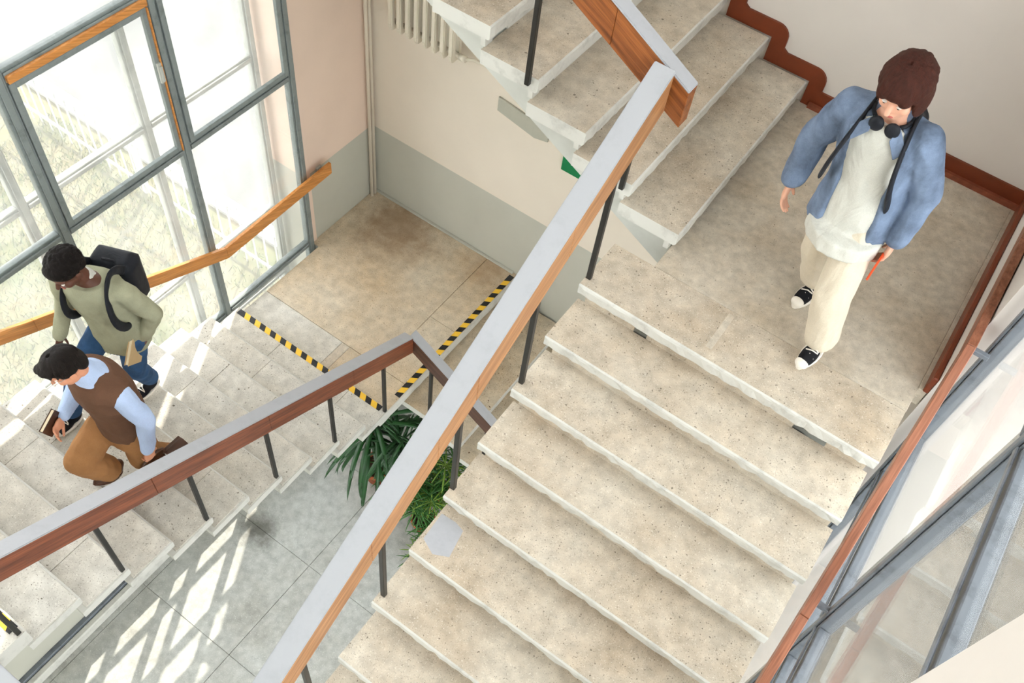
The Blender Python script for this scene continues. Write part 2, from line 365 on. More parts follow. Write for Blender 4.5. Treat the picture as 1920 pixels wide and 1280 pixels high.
# ------------------------------------------------------------------ stairs
def slab(x0, x1, y0, y1, z0, z1, nose, seg=28, jit=.003, th=None):
    """stone slab with worn, slightly wavy painted nosing; nose is the side that overhangs: '-y', '+y', '+x'"""
    mb = MB(); ax = nose[1]; s = 1 if nose[0] == '+' else -1
    a0, a1 = (x0, x1) if ax == 'y' else (y0, y1)
    back, front = ((y0, y1) if s > 0 else (y1, y0)) if ax == 'y' else ((x0, x1) if s > 0 else (x1, x0))
    prof = lambda j1, j2, j3: [(back, z1), (front-s*.012, z1), (front-s*.003+s*j3*.4, z1-.006), (front+s*j1, z1-.018), (front-s*.004+s*j2, z0+.010+abs(j2)), (front-s*.014+s*j2, z0+j3), (back, z0)]
    n = 7
    for i in range(seg+1):
        a = a0+(a1-a0)*i/seg
        e = .010 if i in (0, seg) else 0
        for (p, z) in prof(random.uniform(-jit, jit*.4)-e*.5, random.uniform(-jit*1.5, jit), random.uniform(-jit, jit)):
            mb.v.append((a, p, z) if ax == 'y' else (p, a, z))
    for i in range(seg):
        for k in range(n):
            k2 = (k+1) % n; mb.f.append((i*n+k, i*n+k2, (i+1)*n+k2, (i+1)*n+k)); mb.mi.append(0 if k == 0 else 1)
    mb.f.append(tuple(range(n))); mb.f.append(tuple(seg*n+k for k in reversed(range(n)))); mb.mi += [1, 1]
    return mb
def riser(par, a0, a1, ax, pos, t, z0, z1, gaps, mat):
    """recessed riser wall made of panels with open slots between them"""
    cuts = [a0]+[q for gp in gaps for q in gp]+[a1]
    for i in range(0, len(cuts), 2):
        b = MB().box(cuts[i], cuts[i+1], pos, pos+t, z0, z1) if ax == 'y' else MB().box(pos, pos+t, cuts[i], cuts[i+1], z0, z1)
        put('riser_panel', b, mat, par)
OV = .045
# flight climbing beside the tall window
FL = empty('stair_flight', (-1.44, -1.3, 0), 'pale stone stair flight with jointed slabs beside the tall window', 'stairs')
stepsL = []
for k in range(1, 11):
    y1 = yL-(k-1)*g; z = k*h
    t = put('tread', slab(xLo+random.uniform(-.02, .02), xLi+random.uniform(-.006, .006), y1-g-OV, y1, z-TH, z-.008, '+y', 20, .002), [M['paint'], M['paint']], FL)
    cuts = [xLo+.012, xLo+.40+random.uniform(0, .35), xLo+1.0+random.uniform(0, .4), xLi-.010]
    for i in range(3):
        yb = y1-g-.01
        put('stone_slab', MB().box(cuts[i]+.0015, cuts[i+1]-.0015, yb, y1-.016, z-.012, z+random.uniform(-.0008, .0008)), M['stepL'], t, bev=.0015)
    if k % 2 == 0: put('patch', MB().box(-1.18, -1.10, y1-g-.005, y1-.10, z-.004, z+.0012), M['step'], t)
    riser(FL, xLo+.05, xLi-.05, 'y', y1-OV-.03, .03, z-h, z-TH, [], M['paint'])
pts = [(yL-.06, -.16), (yL-.06, h-TH)]
for k in range(1, 11): pts += [(yL-OV-.045-(k-1)*g, k*h-TH-.001), (yL-OV-.045-k*g, k*h-TH-.001)]
pts += [(yL-10*g-.08, 11*h-.2), (yL-10*g-.08, 11*h-.42)]
put('stringer', MB().prism(pts, 'x', -1.95, -.98), M['soffit'], FL)
# lower landing at the window corner
L2 = empty('stair_landing', (-1.5, 1.2, 0), 'warm beige stone landing in the corner by the pink wall', 'landing')
put('landing_slab', slab(xLo-.05, xC, yL-.05, yB-.001, -.13, -.010, '+x', 30, .002), [M['paint'], M['paint']], L2)
put('landing_corner', MB().box(xW, xLo-.05, 1.24, yB-.001, -.13, -.012), M['paint'], L2)
put('stone_slab', MB().box(xLo-.045, -.988, .523, 1.235, -.012, 0).box(xW+.002, -.988, 1.2352, yB-.002, -.012, 0), M['land2'], L2, bev=.001)
put('stone_slab', MB().box(-.984, xC-.014, .523, 1.25, -.012, -.0006), M['land2'], L2, bev=.0015)
put('stone_slab', MB().box(-.984, xC-.014, 1.253, yB-.002, -.012, .0004), M['land2'], L2, bev=.0015)
put('stone_slab', MB().box(xLo-.045, -1.42, yL-.04, .519, -.012, .0005), M['stepL'], L2, bev=.0015)
put('stone_slab', MB().box(-1.33, xC-.014, yL-.04, .519, -.012, 0), M['land2'], L2, bev=.0015)
put('stone_slab', MB().box(-1.418, -1.332, yL-.04, .519, -.012, -.001), M['step'], L2, bev=.0015)
put('edge_strip', MB().box(xW+.002, xC-.05, yB-.03, yB-.001, 0, .018), M['dado'], L2, bev=.004)
# flight going down from that landing
FS = empty('stair_flight', (.4, 1.3, -.7), 'warm stone stair flight descending along the back wall under the upper landing', 'stairs')
for k in range(1, 9):
    x1 = xC+k*g; z = -k*h
    put('tread', slab(x1-g-OV, x1, yUi-.02, yB-.02, z-TH, z, '+x', 22, .0025), [M['land2'], M['paint']], FS)
    riser(FS, yUi+.06, yB-.02, 'x', x1-g-OV-.03, .03, z, z+h-TH, [(yB-.5, yB-.4)] if k < 3 else [], M['paint'])
put('stringer', MB().prism([(xC-.1, -.14), (xC-.05, -.14)]+[q for k in range(1, 9) for q in ((xC-.076+(k-1)*g, -k*h-TH-.001), (xC-.076+k*g, -k*h-TH-.001))]+[(xC+8*g-.05, -8*h-.3), (xC-.1, -.42)], 'y', yUi+.35, yB-.3), M['soffit'], FS)
tag(put('stair_landing', MB().box(xC+8*g-.1, 2.65, yUi-.02, yB-.02, -9*h-.15, -9*h), M['land2'], None, bev=.005), 'bottom landing hidden beneath the upper stone landing', 'landing')
# landing at the foot of the upper right flight
LM = empty('stair_landing', (0, -3.6, 11*h-.15), 'lower stone landing joining the two long flights, taped at its edge', 'landing')
put('landing_slab', slab(xLo, xLi, -4.6, yL-10*g, 11*h-.14, 11*h, '+y', 20, .002), [M['stepL'], M['paint']], LM)
put('landing_slab', MB().box(xLi, xRo, -4.6, -3.12, 11*h-.14, 11*h), [M['stepL']], LM)
put('landing_slab', MB().box(xRi, xRo, -3.119, yR-8*gR+.05, 11*h-.14, 11*h-.001), [M['step']], LM)
# flight climbing along the second glazing
FR = empty('stair_flight', (1.75, -1.2, 11*h), 'worn beige stone stair flight with chipped white nosings under the oak handrail', 'stairs')
for k in range(1, 9):
    y0 = yR-k*gR; z = zR-k*hR
    t = put('tread', slab(xRi+random.uniform(-.008, .008), xRo+random.uniform(-.006, .006), y0, y0+gR+OV, z-TH, z, '-y', 46, .0045), [M['step'], M['paint']], FR)
    if k == 5: put('paint_patch', MB().prism([(xRi+.03, y0+.10), (xRi+.12, y0+.06), (xRi+.20, y0+.10), (xRi+.17, y0+.26), (xRi+.11, y0+.275), (xRi+.02, y0+.27)], 'z', z-.001, z+.0012), M['cap'], t)
    riser(FR, xRi+.04, xRo-.03, 'y', y0+gR+OV, .03, z, z+hR-TH, [(xRi+.35, xRi+.43), (xRo-.42, xRo-.24)] if k == 1 else [], M['step'])
pts = [(yR+.06, zR-TH-.1)]
for k in range(1, 9): pts += [(yR-(k-1)*gR+OV+.015, zR-k*hR-TH-.001), (yR-k*gR+OV+.015, zR-k*hR-TH-.001)]
pts += [(yR-8*gR+.05, zR-8*hR-.35), (yR+.06, zR-.42)]
put('stringer', MB().prism(pts, 'x', xRi+.35, xRo-.35), M['soffit'], FR)
# upper landing
LR = empty('stair_landing', (1.9, 1.0, zR-.15), 'speckled beige upper landing the person in denim crosses', 'landing')
put('landing_slab', slab(xRi, xRo, yR, .352, zR-.085, zR, '-y', 46, .0045), [M['step'], M['paint']], LR)
put('inlay_strip', MB().box(1.62, 1.655, .06, .33, zR-.004, zR+.0008), M['landR'], LR)
put('main_slab', MB().box(1.147, xRo+.002, .356, yB-.006, zR-.12, zR-.0005).box(xRo+.0022, 2.66, .53, yB-.006, zR-.12, zR-.0005), M['landR'], LR, bev=.003)
put('edge_beam', MB().box(xRi+.3, xRo-.05, .10, .5, zR-.34, zR-.09), M['soffit'], LR)
# upper flight along the back wall
FU = empty('stair_flight', (0, 1.3, zR), 'upper stone stair flight with thick white nosings along the back wall', 'stairs')
for j in range(1, 11):
    x1 = xU-(j-1)*gU; z = zR+j*hU
    put('tread', slab(x1-gU-OV-.01, x1, yUi+random.uniform(-.006, .006), yB-.04, z-.09, z, '+x', 40, .003), [M['step'], M['paint']], FU)
    riser(FU, yUi+.03, yB-.04, 'x', x1-OV-.035, .03, z-hU, z-.09, [(yUi+.10, yUi+.24), (yUi+1.02, yUi+1.10)] if j != 3 else [(yUi+.10, yUi+.24), (yUi+.33, yUi+.38), (yUi+.56, yUi+.61)], M['paint'])
ln = lambda x: 3.010+(1.117-x)*.535
pts = [(xU-.05, ln(xU-.05)), (xU-.05, zR+hU-.091)]
for j in range(1, 11): pts += [(xU-OV-.02-(j-1)*gU, zR+j*hU-.091), (xU-OV-.02-j*gU, zR+j*hU-.091)]
pts += [(xU-10.2*gU, zR+10*hU-.1), (xU-10.2*gU, ln(xU-10.2*gU))]
put('stringer', MB().prism(pts, 'y', yUi+.075, yB-.06), M['soffit'], FU)

# hazard tape
def tape(a, b, wv, n, label):
    a, b, wv = V(a), V(b), V(wv); mb = MB(); nz = V((0, 0, .0015)); sk = .5
    L = b-a
    for i in range(n):
        t0, t1 = i/n, (i+1)/n; dk = sk/n
        q = [a+L*t0, a+L*t1, a+L*min(1, t1+dk)+wv, a+L*min(1, t0+dk)+wv]
        if i == 0: q[3] = a+wv
        mb.hexa([p for p in q]+[p+nz for p in q], i % 2)
    return tag(put('hazard_tape', mb, [M['tblack'], M['yellow']]), label, 'tape')
tape((xLo+.03, yL-.012, h+.0015), (xLi-.06, yL-.012, h+.0015), (0, -.055, 0), 27, 'black and yellow hazard tape on the first step beside the tall window')
tape((xC-.012, yB-.05, .0015), (xC-.012, yL+.22, .0015), (-.055, 0, 0), 27, 'black and yellow hazard tape along the corner landing edge above the descending flight')
tape((xLo+.03, yL-10*g-.012, 11*h+.0015), (xLi-.05, yL-10*g-.012, 11*h+.0015), (0, -.055, 0), 27, 'black and yellow hazard tape on the top step of the window flight')

# ------------------------------------------------------------------ handrails
def rail(name, label, ax, c, w, path, hv, board, cuts, posts, cat='handrail', pr=.014, capm='cap', captop=.014):
    """path: list of (s, z_top) along axis ax ('x' or 'y') at the cross position c"""
    r0 = empty(name, ((path[0][0], c, path[0][1]) if ax == 'x' else (c, path[0][0], path[0][1])), label, cat)
    P = lambda s_, q, z: (s_, q, z) if ax == 'x' else (q, s_, z)
    zt = lambda s_: next(a[1]+(b[1]-a[1])*(s_-a[0])/(b[0]-a[0]) for a, b in zip(path, path[1:]) if min(a[0], b[0])-1e-6 <= s_ <= max(a[0], b[0])+1e-6)
    for a, b in zip(path, path[1:]):
        cs = [a[0]]+[q for q in cuts if min(a[0], b[0]) < q < max(a[0], b[0])]+[b[0]]
        sg = 1 if b[0] > a[0] else -1; cs = sorted(cs, reverse=sg < 0)
        for i in range(len(cs)-1):
            p0, p1 = cs[i]+sg*.0008*(i > 0), cs[i+1]-sg*.0008
            put('rail_board', MB().hexa([P(p0, c-w/2, zt(p0)-hv), P(p1, c-w/2, zt(p1)-hv), P(p1, c+w/2, zt(p1)-hv), P(p0, c+w/2, zt(p0)-hv),
                                         P(p0, c-w/2, zt(p0)-captop), P(p1, c-w/2, zt(p1)-captop), P(p1, c+w/2, zt(p1)-captop), P(p0, c+w/2, zt(p0)-captop)]), M[board], r0, bev=.003)
        if capm:
            e = .003; p0, p1 = a[0], b[0]
            put('rail_cap', MB().hexa([P(p0, c-w/2-e, a[1]-captop), P(p1, c-w/2-e, b[1]-captop), P(p1, c+w/2+e, b[1]-captop), P(p0, c+w/2+e, a[1]-captop),
                                       P(p0, c-w/2-e, a[1]), P(p1, c-w/2-e, b[1]), P(p1, c+w/2+e, b[1]), P(p0, c+w/2+e, a[1])]), M[capm], r0, bev=.004, bseg=2)
    for (s_, q, zb) in posts:
        mb = MB().box(*( (s_-pr, s_+pr, q-pr, q+pr) if ax == 'x' else (q-pr, q+pr, s_-pr, s_+pr)), zb, zt(s_)-hv+.03)
        put('baluster', mb, M['black'], r0, bev=.003)
    return r0
wL = .085
rail('handrail', 'dark red brown board handrail with grey top along the window flight', 'y', -.60, wL, [(.452, .915), (-3.02, 2.735)], .215, 'woodL', [-.25, -1.05, -1.9],
     [(yL-(k-1)*g-.035, xLi-.022, k*h-.002) for k in (1, 3, 5, 7, 9, 11)])
rail('handrail', 'short level handrail turning across the lower landing', 'x', -3.06, wL, [(-.643, 2.735), (.95, 2.735)], .2, 'woodS', [], [(.2, -3.14, 11*h)])
rail('handrail', 'dark brown handrail descending beside the back wall flight', 'x', .497, .075, [(-.600, .895), (1.5, -.37)], .2, 'woodS', [.4],
     [(-.405, yUi+.03, -h-.002), (.20, yUi+.03, -3*h-.002), (.80, yUi+.03, -5*h-.002)])
rail('handrail', 'oak board handrail with wide grey top crossing above the worn flight', 'y', .885, .105, [(.385, 4.375), (-2.9, 2.445)], .235, 'woodR', [-.32, -1.0, -1.28, -1.75],
     [(yR-k*gR+.075, xRi+.018, zR-k*hR-.002) for k in (0, 2, 4, 6, 8)])
rail('handrail', 'walnut board handrail with white top rising along the upper flight', 'x', .452, .085, [(1.02, 4.285), (-1.9, 5.90)], .215, 'woodU', [.585, -.3],
     [(.805, yUi-.014, zR+.28), (.150, yUi-.014, zR+.61), (-.5, yUi-.014, zR+.94)])
ro = rail('handrail', 'orange wooden wall rail fixed across the tall window', 'y', xW+.10, .03, [(1.47, .955), (.175, .93), (-1.46, 1.645), (-3.2, 2.41)], .125, 'woodO', [-.6, -2.4], [], capm=None, captop=0)
for y_, z_ in ((1.40, .87), (.12, .87), (-.98, 1.36), (-2.06, 1.82)):
    put('bracket', MB().box(xW+.03, xW+.09, y_-.012, y_+.012, z_-.015, z_+.015).box(xW+.012, xW+.035, y_-.03, y_+.03, z_-.03, z_+.03), M['frameO'], ro, bev=.002)
rn = rail('handrail', 'rust orange wooden rail on brackets in front of the blue grey glazing', 'y', 2.637, .042, [(2.05, 3.90), (.33, 3.83), (-2.6, 2.24)], .085, 'woodN', [1.1, -.9], [], capm=None, captop=0)
for y_, z_ in ((1.7, 3.84), (.36, 3.78), (-.80, 3.14), (-1.70, 2.66)):
    X2 = 2.72 if y_ < .5 else 2.655
    put('bracket', MB().box(2.64, X2+.01, y_-.013, y_+.013, z_-.013, z_+.013).box(2.625, 2.650, y_-.035, y_+.035, z_-.02, z_+.01), M['frameD'], rn, bev=.002)

# ------------------------------------------------------------------ wall fittings
for i, (dx, dy, r) in enumerate(((.028, -.05, .017), (.03, -.10, .017))):
    tag(put('heating_pipe', MB().tube([(xW+dx+.01, yB+dy, .002), (xW+dx+.01, yB+dy, 6.0)], r, 10), M['pipe'], None, True), ['thin cream heating pipe tight against the cream back wall in the corner', 'thin cream heating pipe standing a little out from the corner'][i], 'pipe', 'heating pipes in the corner')
ra = empty('radiator', (-1.75, yB-.1, 2.17), 'cream ribbed column radiator hung on the back wall', 'radiator')
for i in range(8):
    x = -2.10+i*.088; mb = MB()
    for yy in (yB-.145, yB-.06): mb.box(x, x+.046, yy-.022, yy+.022, 2.20, 2.76)
    mb.prism([(yB-.17, 2.225), (yB-.15, 2.175), (yB-.055, 2.175), (yB-.035, 2.225), (yB-.035, 2.25), (yB-.17, 2.25)], 'x', x+.004, x+.042)
    mb.prism([(yB-.17, 2.70), (yB-.035, 2.70), (yB-.035, 2.75), (yB-.055, 2.785), (yB-.15, 2.785), (yB-.17, 2.75)], 'x', x+.004, x+.042)
    put('column', mb, M['rad'], ra, bev=.008, bseg=2)
put('manifold', MB().tube([(-2.12, yB-.10, 2.235), (-1.39, yB-.10, 2.235)], .02, 10).tube([(-2.12, yB-.10, 2.72), (-1.39, yB-.10, 2.72)], .02, 10), M['rad'], ra, True)
put('valve', MB().tube([(-1.41, yB-.10, 2.235), (-1.35, yB-.10, 2.235)], .028, 10), M['rad'], ra, True)
put('supply_pipe', MB().tube([(-1.36, yB-.10, 2.235), (-1.30, yB-.06, 2.235), (-1.0, yB-.05, 2.235), (-.4, yB-.05, 2.235)], .013, 8), M['rad'], ra, True)
put('supply_pipe', MB().tube([(-2.10, yB-.10, 2.72), (-2.22, yB-.06, 2.70), (xW+.06, yB-.05, 2.70)], .013, 8), M['rad'], ra, True)
tag(put('wall_plate', MB().prism([(-1.06, 1.975), (-1.06, 1.835), (-.68, 1.76), (-.55, 1.79), (-.55, 1.91)], 'y', yB-.02, yB-.002), M['sign'], None, bev=.002), 'grey flat metal plate on the cream wall behind the upper flight', 'plate')
tag(put('exit_sign', MB().box(-.385, -.05, yB-.022, yB-.002, 1.60, 1.775), M['green'], None, bev=.002), 'green sign plate on the cream wall mostly hidden by the upper flight', 'sign')

# ------------------------------------------------------------------ outside
zO = -3.0
def ext(name, mb, mat, label): return tag(put(name, mb, mat), label, kind='structure')
ext('lawn', MB().box(-30, 2.9, -22, 2.63, zO-.3, zO), M['lawn'], 'dry pale lawn outside the tall window')
ext('service_yard', MB().box(2.9, 30, -22, 40, zO-.3, zO-.01), plain('yard_asphalt', srgb(60, 58, 54), .9, .1, .15, 1.5), 'dark asphalt yard beyond the blue grey glazing')
ext('pavement', MB().box(-30, 2.9, 2.87, 40, zO-.3, zO-.02), M['asphalt'], 'pale grey pavement beyond the white fence')
ext('kerb', MB().box(-30, -3.2, 2.63, 2.87, zO-.3, zO+.06), M['kerb'], 'white kerb between the dry lawn and pavement')
fe = empty('picket_fence', (-6, 2.25, zO), 'white metal picket fence on the lawn outside', 'fence')
for z in (.16, .92): put('rail', MB().box(-13, -3.4, 2.235, 2.265, zO+z-.015, zO+z+.015), M['fence'], fe)
pk = MB().box(-.009, .009, -.009, .009, 0, 1.1).mesh('picket', [M['fence']])
for i in range(46):
    o = put('picket', pk, M['fence'], fe); o.matrix_parent_inverse = Matrix.Identity(4); o.location = (-7.0+i*.205, -.022, .0)
for i in range(4):
    put('post', MB().box(-12.6+i*2.9, -12.54+i*2.9, 2.22, 2.28, zO, zO+1.18), M['fence'], fe)
mb = MB()
for i in range(26000):
    x, y = random.uniform(-9, -2.95), random.uniform(-3.5, 2.5)
    if (x+3.2)*.5+(y+1.5)*.4 > random.gauss(.4, .9): continue
    a = random.uniform(0, 6.28); l = random.uniform(.03, .12); dx, dy = math.cos(a)*.006, math.sin(a)*.006; b = len(mb.v)
    tx, ty = random.uniform(-.04, .04), random.uniform(-.04, .04)
    mb.v += [(x-dx, y-dy, zO), (x+dx, y+dy, zO), (x+tx+dx*.6, y+ty+dy*.6, zO+l*.7), (x+tx*1.6, y+ty*1.6, zO+l)]; mb.f.append((b, b+1, b+2, b+3)); mb.mi.append(random.randint(0, 1))
tag(put('grass', mb, [plain('grass_green', srgb(62, 88, 48), .7, .2, .25, 3), plain('grass_dry', srgb(98, 97, 66), .7, .2, .2, 3)]), 'tufts of green and dry grass growing below the window', 'grass', kind='stuff')

# ------------------------------------------------------------------ plants
def leaf_mesh(name, L, wd, droop, mat, seg=8, fold=.25):
    mb = MB()
    for i in range(seg+1):
        t = i/seg; ang = droop*t; x = L*(math.sin(ang)/droop if droop > .01 else t); z = L*((math.cos(ang)-1)/droop if droop > .01 else 0)
        hw = wd*(math.sin(math.pi*min(1, t*.93+.07))**.7)*.5+.0008
        mb.v += [(x, -hw, z+hw*fold), (x, 0, z), (x, hw, z+hw*fold), (x, 0, z-.0016)]
    for i in range(seg):
        a = i*4; b = a+4
        for p, q in ((0, 1), (1, 2), (2, 3), (3, 0)): mb.f.append((a+p, a+q, b+q, b+p)); mb.mi.append(0)
    mb.f += [(0, 1, 2, 3)[::-1], tuple(seg*4+k for k in range(4))]; mb.mi += [0, 0]
    return mb.mesh(name, [mat], True)
def pot_mesh(r, hh, mat):
    mb = MB(); n = 20
    prof = [(r*.7, 0), (r*.95, hh*.82), (r*1.08, hh*.82), (r*1.1, hh), (r*.95, hh), (r*.9, hh*.86)]
    for rr, z in prof:
        for k in range(n): mb.v.append((rr*math.cos(2*math.pi*k/n), rr*math.sin(2*math.pi*k/n), z))
    for i in range(len(prof)-1):
        for k in range(n): k2 = (k+1) % n; mb.f.append((i*n+k, i*n+k2, (i+1)*n+k2, (i+1)*n+k)); mb.mi.append(0)
    mb.f.append(tuple(range(n))[::-1]); mb.f.append(tuple((len(prof)-1)*n+k for k in range(n))); mb.mi += [0, 1]
    return mb.mesh('pot', [mat, M['soil']], True)
def plant(loc, label, pot_r, pot_h, stems, leaves, potmat='terra'):
    e = empty('potted_plant', loc, label, 'plant', 'potted plants under the stairs')
    p = put('pot', pot_mesh(pot_r, pot_h, M[potmat]), None, e); p.matrix_parent_inverse = Matrix.Identity(4)
    for (pts, r) in stems:
        s_ = put('stem', MB().tube(pts, r, 6), M['stem'], e, True); s_.matrix_parent_inverse = Matrix.Identity(4)
    for (me, pos, az, el, sc) in leaves:
        o = put('leaf', me, None, e); o.matrix_parent_inverse = Matrix.Identity(4)
        o.location = pos; o.rotation_euler = (random.uniform(-.3, .3), -el, az); o.scale = (sc, sc, sc)
    return e
lA = leaf_mesh('strap_leaf', .92, .050, 2.1, M['leaf'], 10); lB = leaf_mesh('strap_leaf_short', .58, .036, 1.6, M['leaf'])
lC = leaf_mesh('palm_leaf', .45, .03, 1.1, M['leaf2']); lD = leaf_mesh('thin_leaf', .24, .014, .8, M['leaf3'], 6); lE = leaf_mesh('thin_leaf_mid', .26, .015, .9, M['leaf2'], 6)
def crown(me, top, n, e0, e1, s0=.8, s1=1.15, spread=.03, zs=.15):
    return [(me, (top[0]+random.uniform(-spread, spread), top[1]+random.uniform(-spread, spread), top[2]-random.uniform(0, zs)), 2.4*i+random.uniform(-.3, .3), random.uniform(e0, e1), random.uniform(s0, s1)) for i in range(n)]
plant((-1.20, .66, zG), 'dark strap leaved plant arching out below the corner landing', .16, .28, [([(0, 0, .2), (.02, -.03, .7), (.03, -.05, 1.28)], .022)],
      crown(lA, (.03, -.05, 1.36), 52, .05, 1.25, .7, 1.15, .04, .4))
plant((-.84, .62, zG), 'bushy dark palm leaved plant beside the descending flight', .15, .26, [([(0, 0, .2), (.0, .02, 1.0)], .02), ([(0.03, 0, .2), (.1, -.04, .8)], .015)],
      crown(lB, (0, .02, 1.38), 44, .1, 1.2, .8, 1.1, .05, .4)+crown(lC, (.1, -.04, .85), 30, 0, 1.2, .8, 1.1, .05, .3))
for (px, py, lab, sc) in ((-.42, .50, 'green fan leaved plant in a terracotta pot below the worn flight', 1.0), (-.12, .16, 'small fan leaved plant partly under the worn flight', .8), (-.50, .88, 'leafy mid green plant behind the terracotta pot', 1.25)):
    st = []; lv = []
    for s_ in range(13):
        a = s_*2.4; R_ = .05+.16*random.random(); t = (math.cos(a)*R_*sc, math.sin(a)*R_*sc, (.32+.42*random.random())*sc)
        st.append(([(math.cos(a)*.03, math.sin(a)*.03, .14), (t[0]*.7, t[1]*.7, t[2]*.6), t], .004))
        lv += [(lD if s_ % 4 == 0 else lE, t, k*.52+random.uniform(-.1, .1), random.uniform(-.1, .5), random.uniform(.7, 1.1)*sc) for k in range(12)]
    plant((px, py, zG), lab, .125, .20, st, lv)

# ------------------------------------------------------------------ people
def fabric(name, c, var=.12, sc=9, fold=.5, rough=.85):
    m = Mat(name, rough, .15); n = m.noise(sc, detail=5)
    m.col(m.mix(m.ramp(n, [(.3, tuple(x*(1-var) for x in c[:3])+(1,)), (.7, tuple(min(1, x*(1+var)) for x in c[:3])+(1,))]), m.ramp(m.noise(220, detail=2), [(.3, G(.88)), (.7, G(1.08))]), .6, 'MULTIPLY'))
    w = m.n('ShaderNodeTexNoise', Scale=7.0, Detail=3.0, Distortion=1.2); m.l(m.co((1, 1, .45)), w.inputs['Vector']); m.bump(w.outputs['Fac'], fold, .02); return m.m
def skinmat(name, c):
    m = Mat(name, .5, .35); m.b.inputs['Subsurface Weight'].default_value = .08; m.b.inputs['Subsurface Radius'].default_value = (.02, .008, .004)
    m.col(m.ramp(m.noise(18, detail=4), [(.3, tuple(x*.9 for x in c[:3])+(1,)), (.7, c)])); return m.m
def hairmat(name, c):
    m = Mat(name, .6, .18); w = m.noise(9, m.co((9, 9, 1.2)), 5, .7)
    m.col(m.ramp(w, [(.3, tuple(x*.45 for x in c[:3])+(1,)), (.7, c)])); m.bump(w, .9, .012); return m.m
M['skin1'] = skinmat('skin_fair', srgb(226, 172, 146)); M['skin2'] = skinmat('skin_deep', srgb(96, 60, 46)); M['skin3'] = skinmat('skin_tan', srgb(214, 150, 118))
M['hair1'] = hairmat('hair_auburn', srgb(78, 40, 30)); M['hair2'] = hairmat('hair_black', srgb(24, 17, 15)); M['hair3'] = hairmat('hair_dark', srgb(30, 23, 20))
M['denim'] = fabric('denim', srgb(110, 125, 149), .5, 7, 1.0); M['tee'] = fabric('cotton_cream', srgb(204, 203, 195), .05, 9, .9); M['chino'] = fabric('chino_cream', srgb(214, 203, 184), .05, 9, .8)
M['sage'] = fabric('knit_sage', srgb(158, 158, 134), .08); M['jeans'] = fabric('jeans_blue', srgb(54, 84, 122), .3, 7); M['vest'] = fabric('knit_brown', srgb(100, 72, 56), .1)
M['shirt'] = fabric('shirt_blue', srgb(176, 194, 226), .06); M['tan'] = fabric('trousers_tan', srgb(156, 112, 72), .1); M['dark'] = fabric('nylon_black', srgb(34, 36, 42), .25, 5, .5, .5)
M['rubber'] = plain('rubber_white', srgb(232, 226, 216), .6, .3, .04); M['canvas'] = fabric('canvas_black', srgb(30, 30, 34)); M['leather'] = plain('leather_brown', srgb(74, 46, 32), .4, .4, .2)
M['paper'] = plain('book_paper', srgb(226, 210, 180), .8, .1, .05, 30); M['cover'] = plain('book_cover', srgb(198, 170, 128), .6, .2, .06); M['orange'] = plain('phone_case', srgb(226, 84, 40), .4, .4, .04)
M['eye'] = plain('eye_white', srgb(236, 232, 226), .2, .5, .02); M['iris'] = plain('iris_dark', srgb(36, 24, 18), .2, .5, .05); M['wire'] = plain('wire_frame', srgb(190, 186, 180), .3, .5, .05, metal=1)
M['lip'] = plain('lip', srgb(176, 96, 88), .4, .4, .05)

def blend(mb, mat, name, vox, it=3):
    """union of overlapping solids as one continuous smooth surface"""
    me = mb.mesh(name, [mat]); o = bpy.data.objects.new('tmp', me); COL.objects.link(o)
    r = o.modifiers.new('r', 'REMESH'); r.mode = 'VOXEL'; r.voxel_size = vox
    s = o.modifiers.new('s', 'SMOOTH'); s.factor = .5; s.iterations = it
    dg = bpy.context.evaluated_depsgraph_get(); out = bpy.data.meshes.new_from_object(o.evaluated_get(dg))
    bpy.data.objects.remove(o); out.name = name; out.materials.clear(); out.materials.append(mat)
    out.polygons.foreach_set('use_smooth', [True]*len(out.polygons)); out.update(); return out
def rotm(Fv, Uv):
    Fv = V(Fv).normalized(); U = V(Uv); U = (U-Fv*U.dot(Fv)).normalized(); Rr = Fv.cross(U)
    return Matrix(((Rr.x, Fv.x, U.x), (Rr.y, Fv.y, U.y), (Rr.z, Fv.z, U.z)))
def head(mb, c, H, k=1.0):
    L = lambda x, y, z: V(c)+H @ V((x*k, y*k, z*k)); e = lambda p, a, b, d: mb.ell(L(*p), a*k, b*k, d*k, H)
    e((0, -.012, .03), .076, .096, .09); e((0, .022, -.03), .064, .074, .085); e((0, .045, -.085), .036, .04, .03)
    e((0, .07, .03), .055, .024, .022); e((.038, .058, -.025), .028, .03, .03); e((-.038, .058, -.025), .028, .03, .03)
    mb.cap(L(0, .092, .012), L(0, .112, -.022), .009*k, .014*k, 8); e((0, .087, -.058), .024, .012, .012)
    for s in (-1, 1): e((s*.079, -.008, -.008), .010, .022, .032)
    return L
def hand(mb, wrist, d, n, curl=.5, thumb=1):
    """palm, four fingers of unequal length with knuckle bends, and a thumb off the side of the palm"""
    d = V(d).normalized(); n = V(n); n = (n-d*n.dot(d)).normalized(); a = d.cross(n); w = V(wrist); B = Matrix((a, d, n)).transposed()
    mb.ell(w+d*.045, .040, .052, .016, B)
    for i, (off, l) in enumerate(((-.030, .070), (-.010, .080), (.011, .075), (.031, .060))):
        p = w+d*.082+a*off; q = d; 
        for s, (f, r) in enumerate(((.45, .0088), (.32, .0080), (.26, .0072))):
            q2 = (q*math.cos(curl*.75)+n*math.sin(curl*.75)).normalized(); e2 = p+q2*l*f; mb.cap(p, e2, r, r*.92, 8); p, q = e2, q2
    t0 = w+d*.025-a*.034*thumb; t1 = t0+d*.030-a*.022*thumb+n*.012; t2 = t1+d*.030-a*.004*thumb+n*.016
    mb.cap(t0, t1, .013, .010, 8); mb.cap(t1, t2, .010, .008, 8)
def torso(spine, Rv, Fv):
    return [(p, V(Rv)*a, V(Fv)*b) for p, a, b in spine]
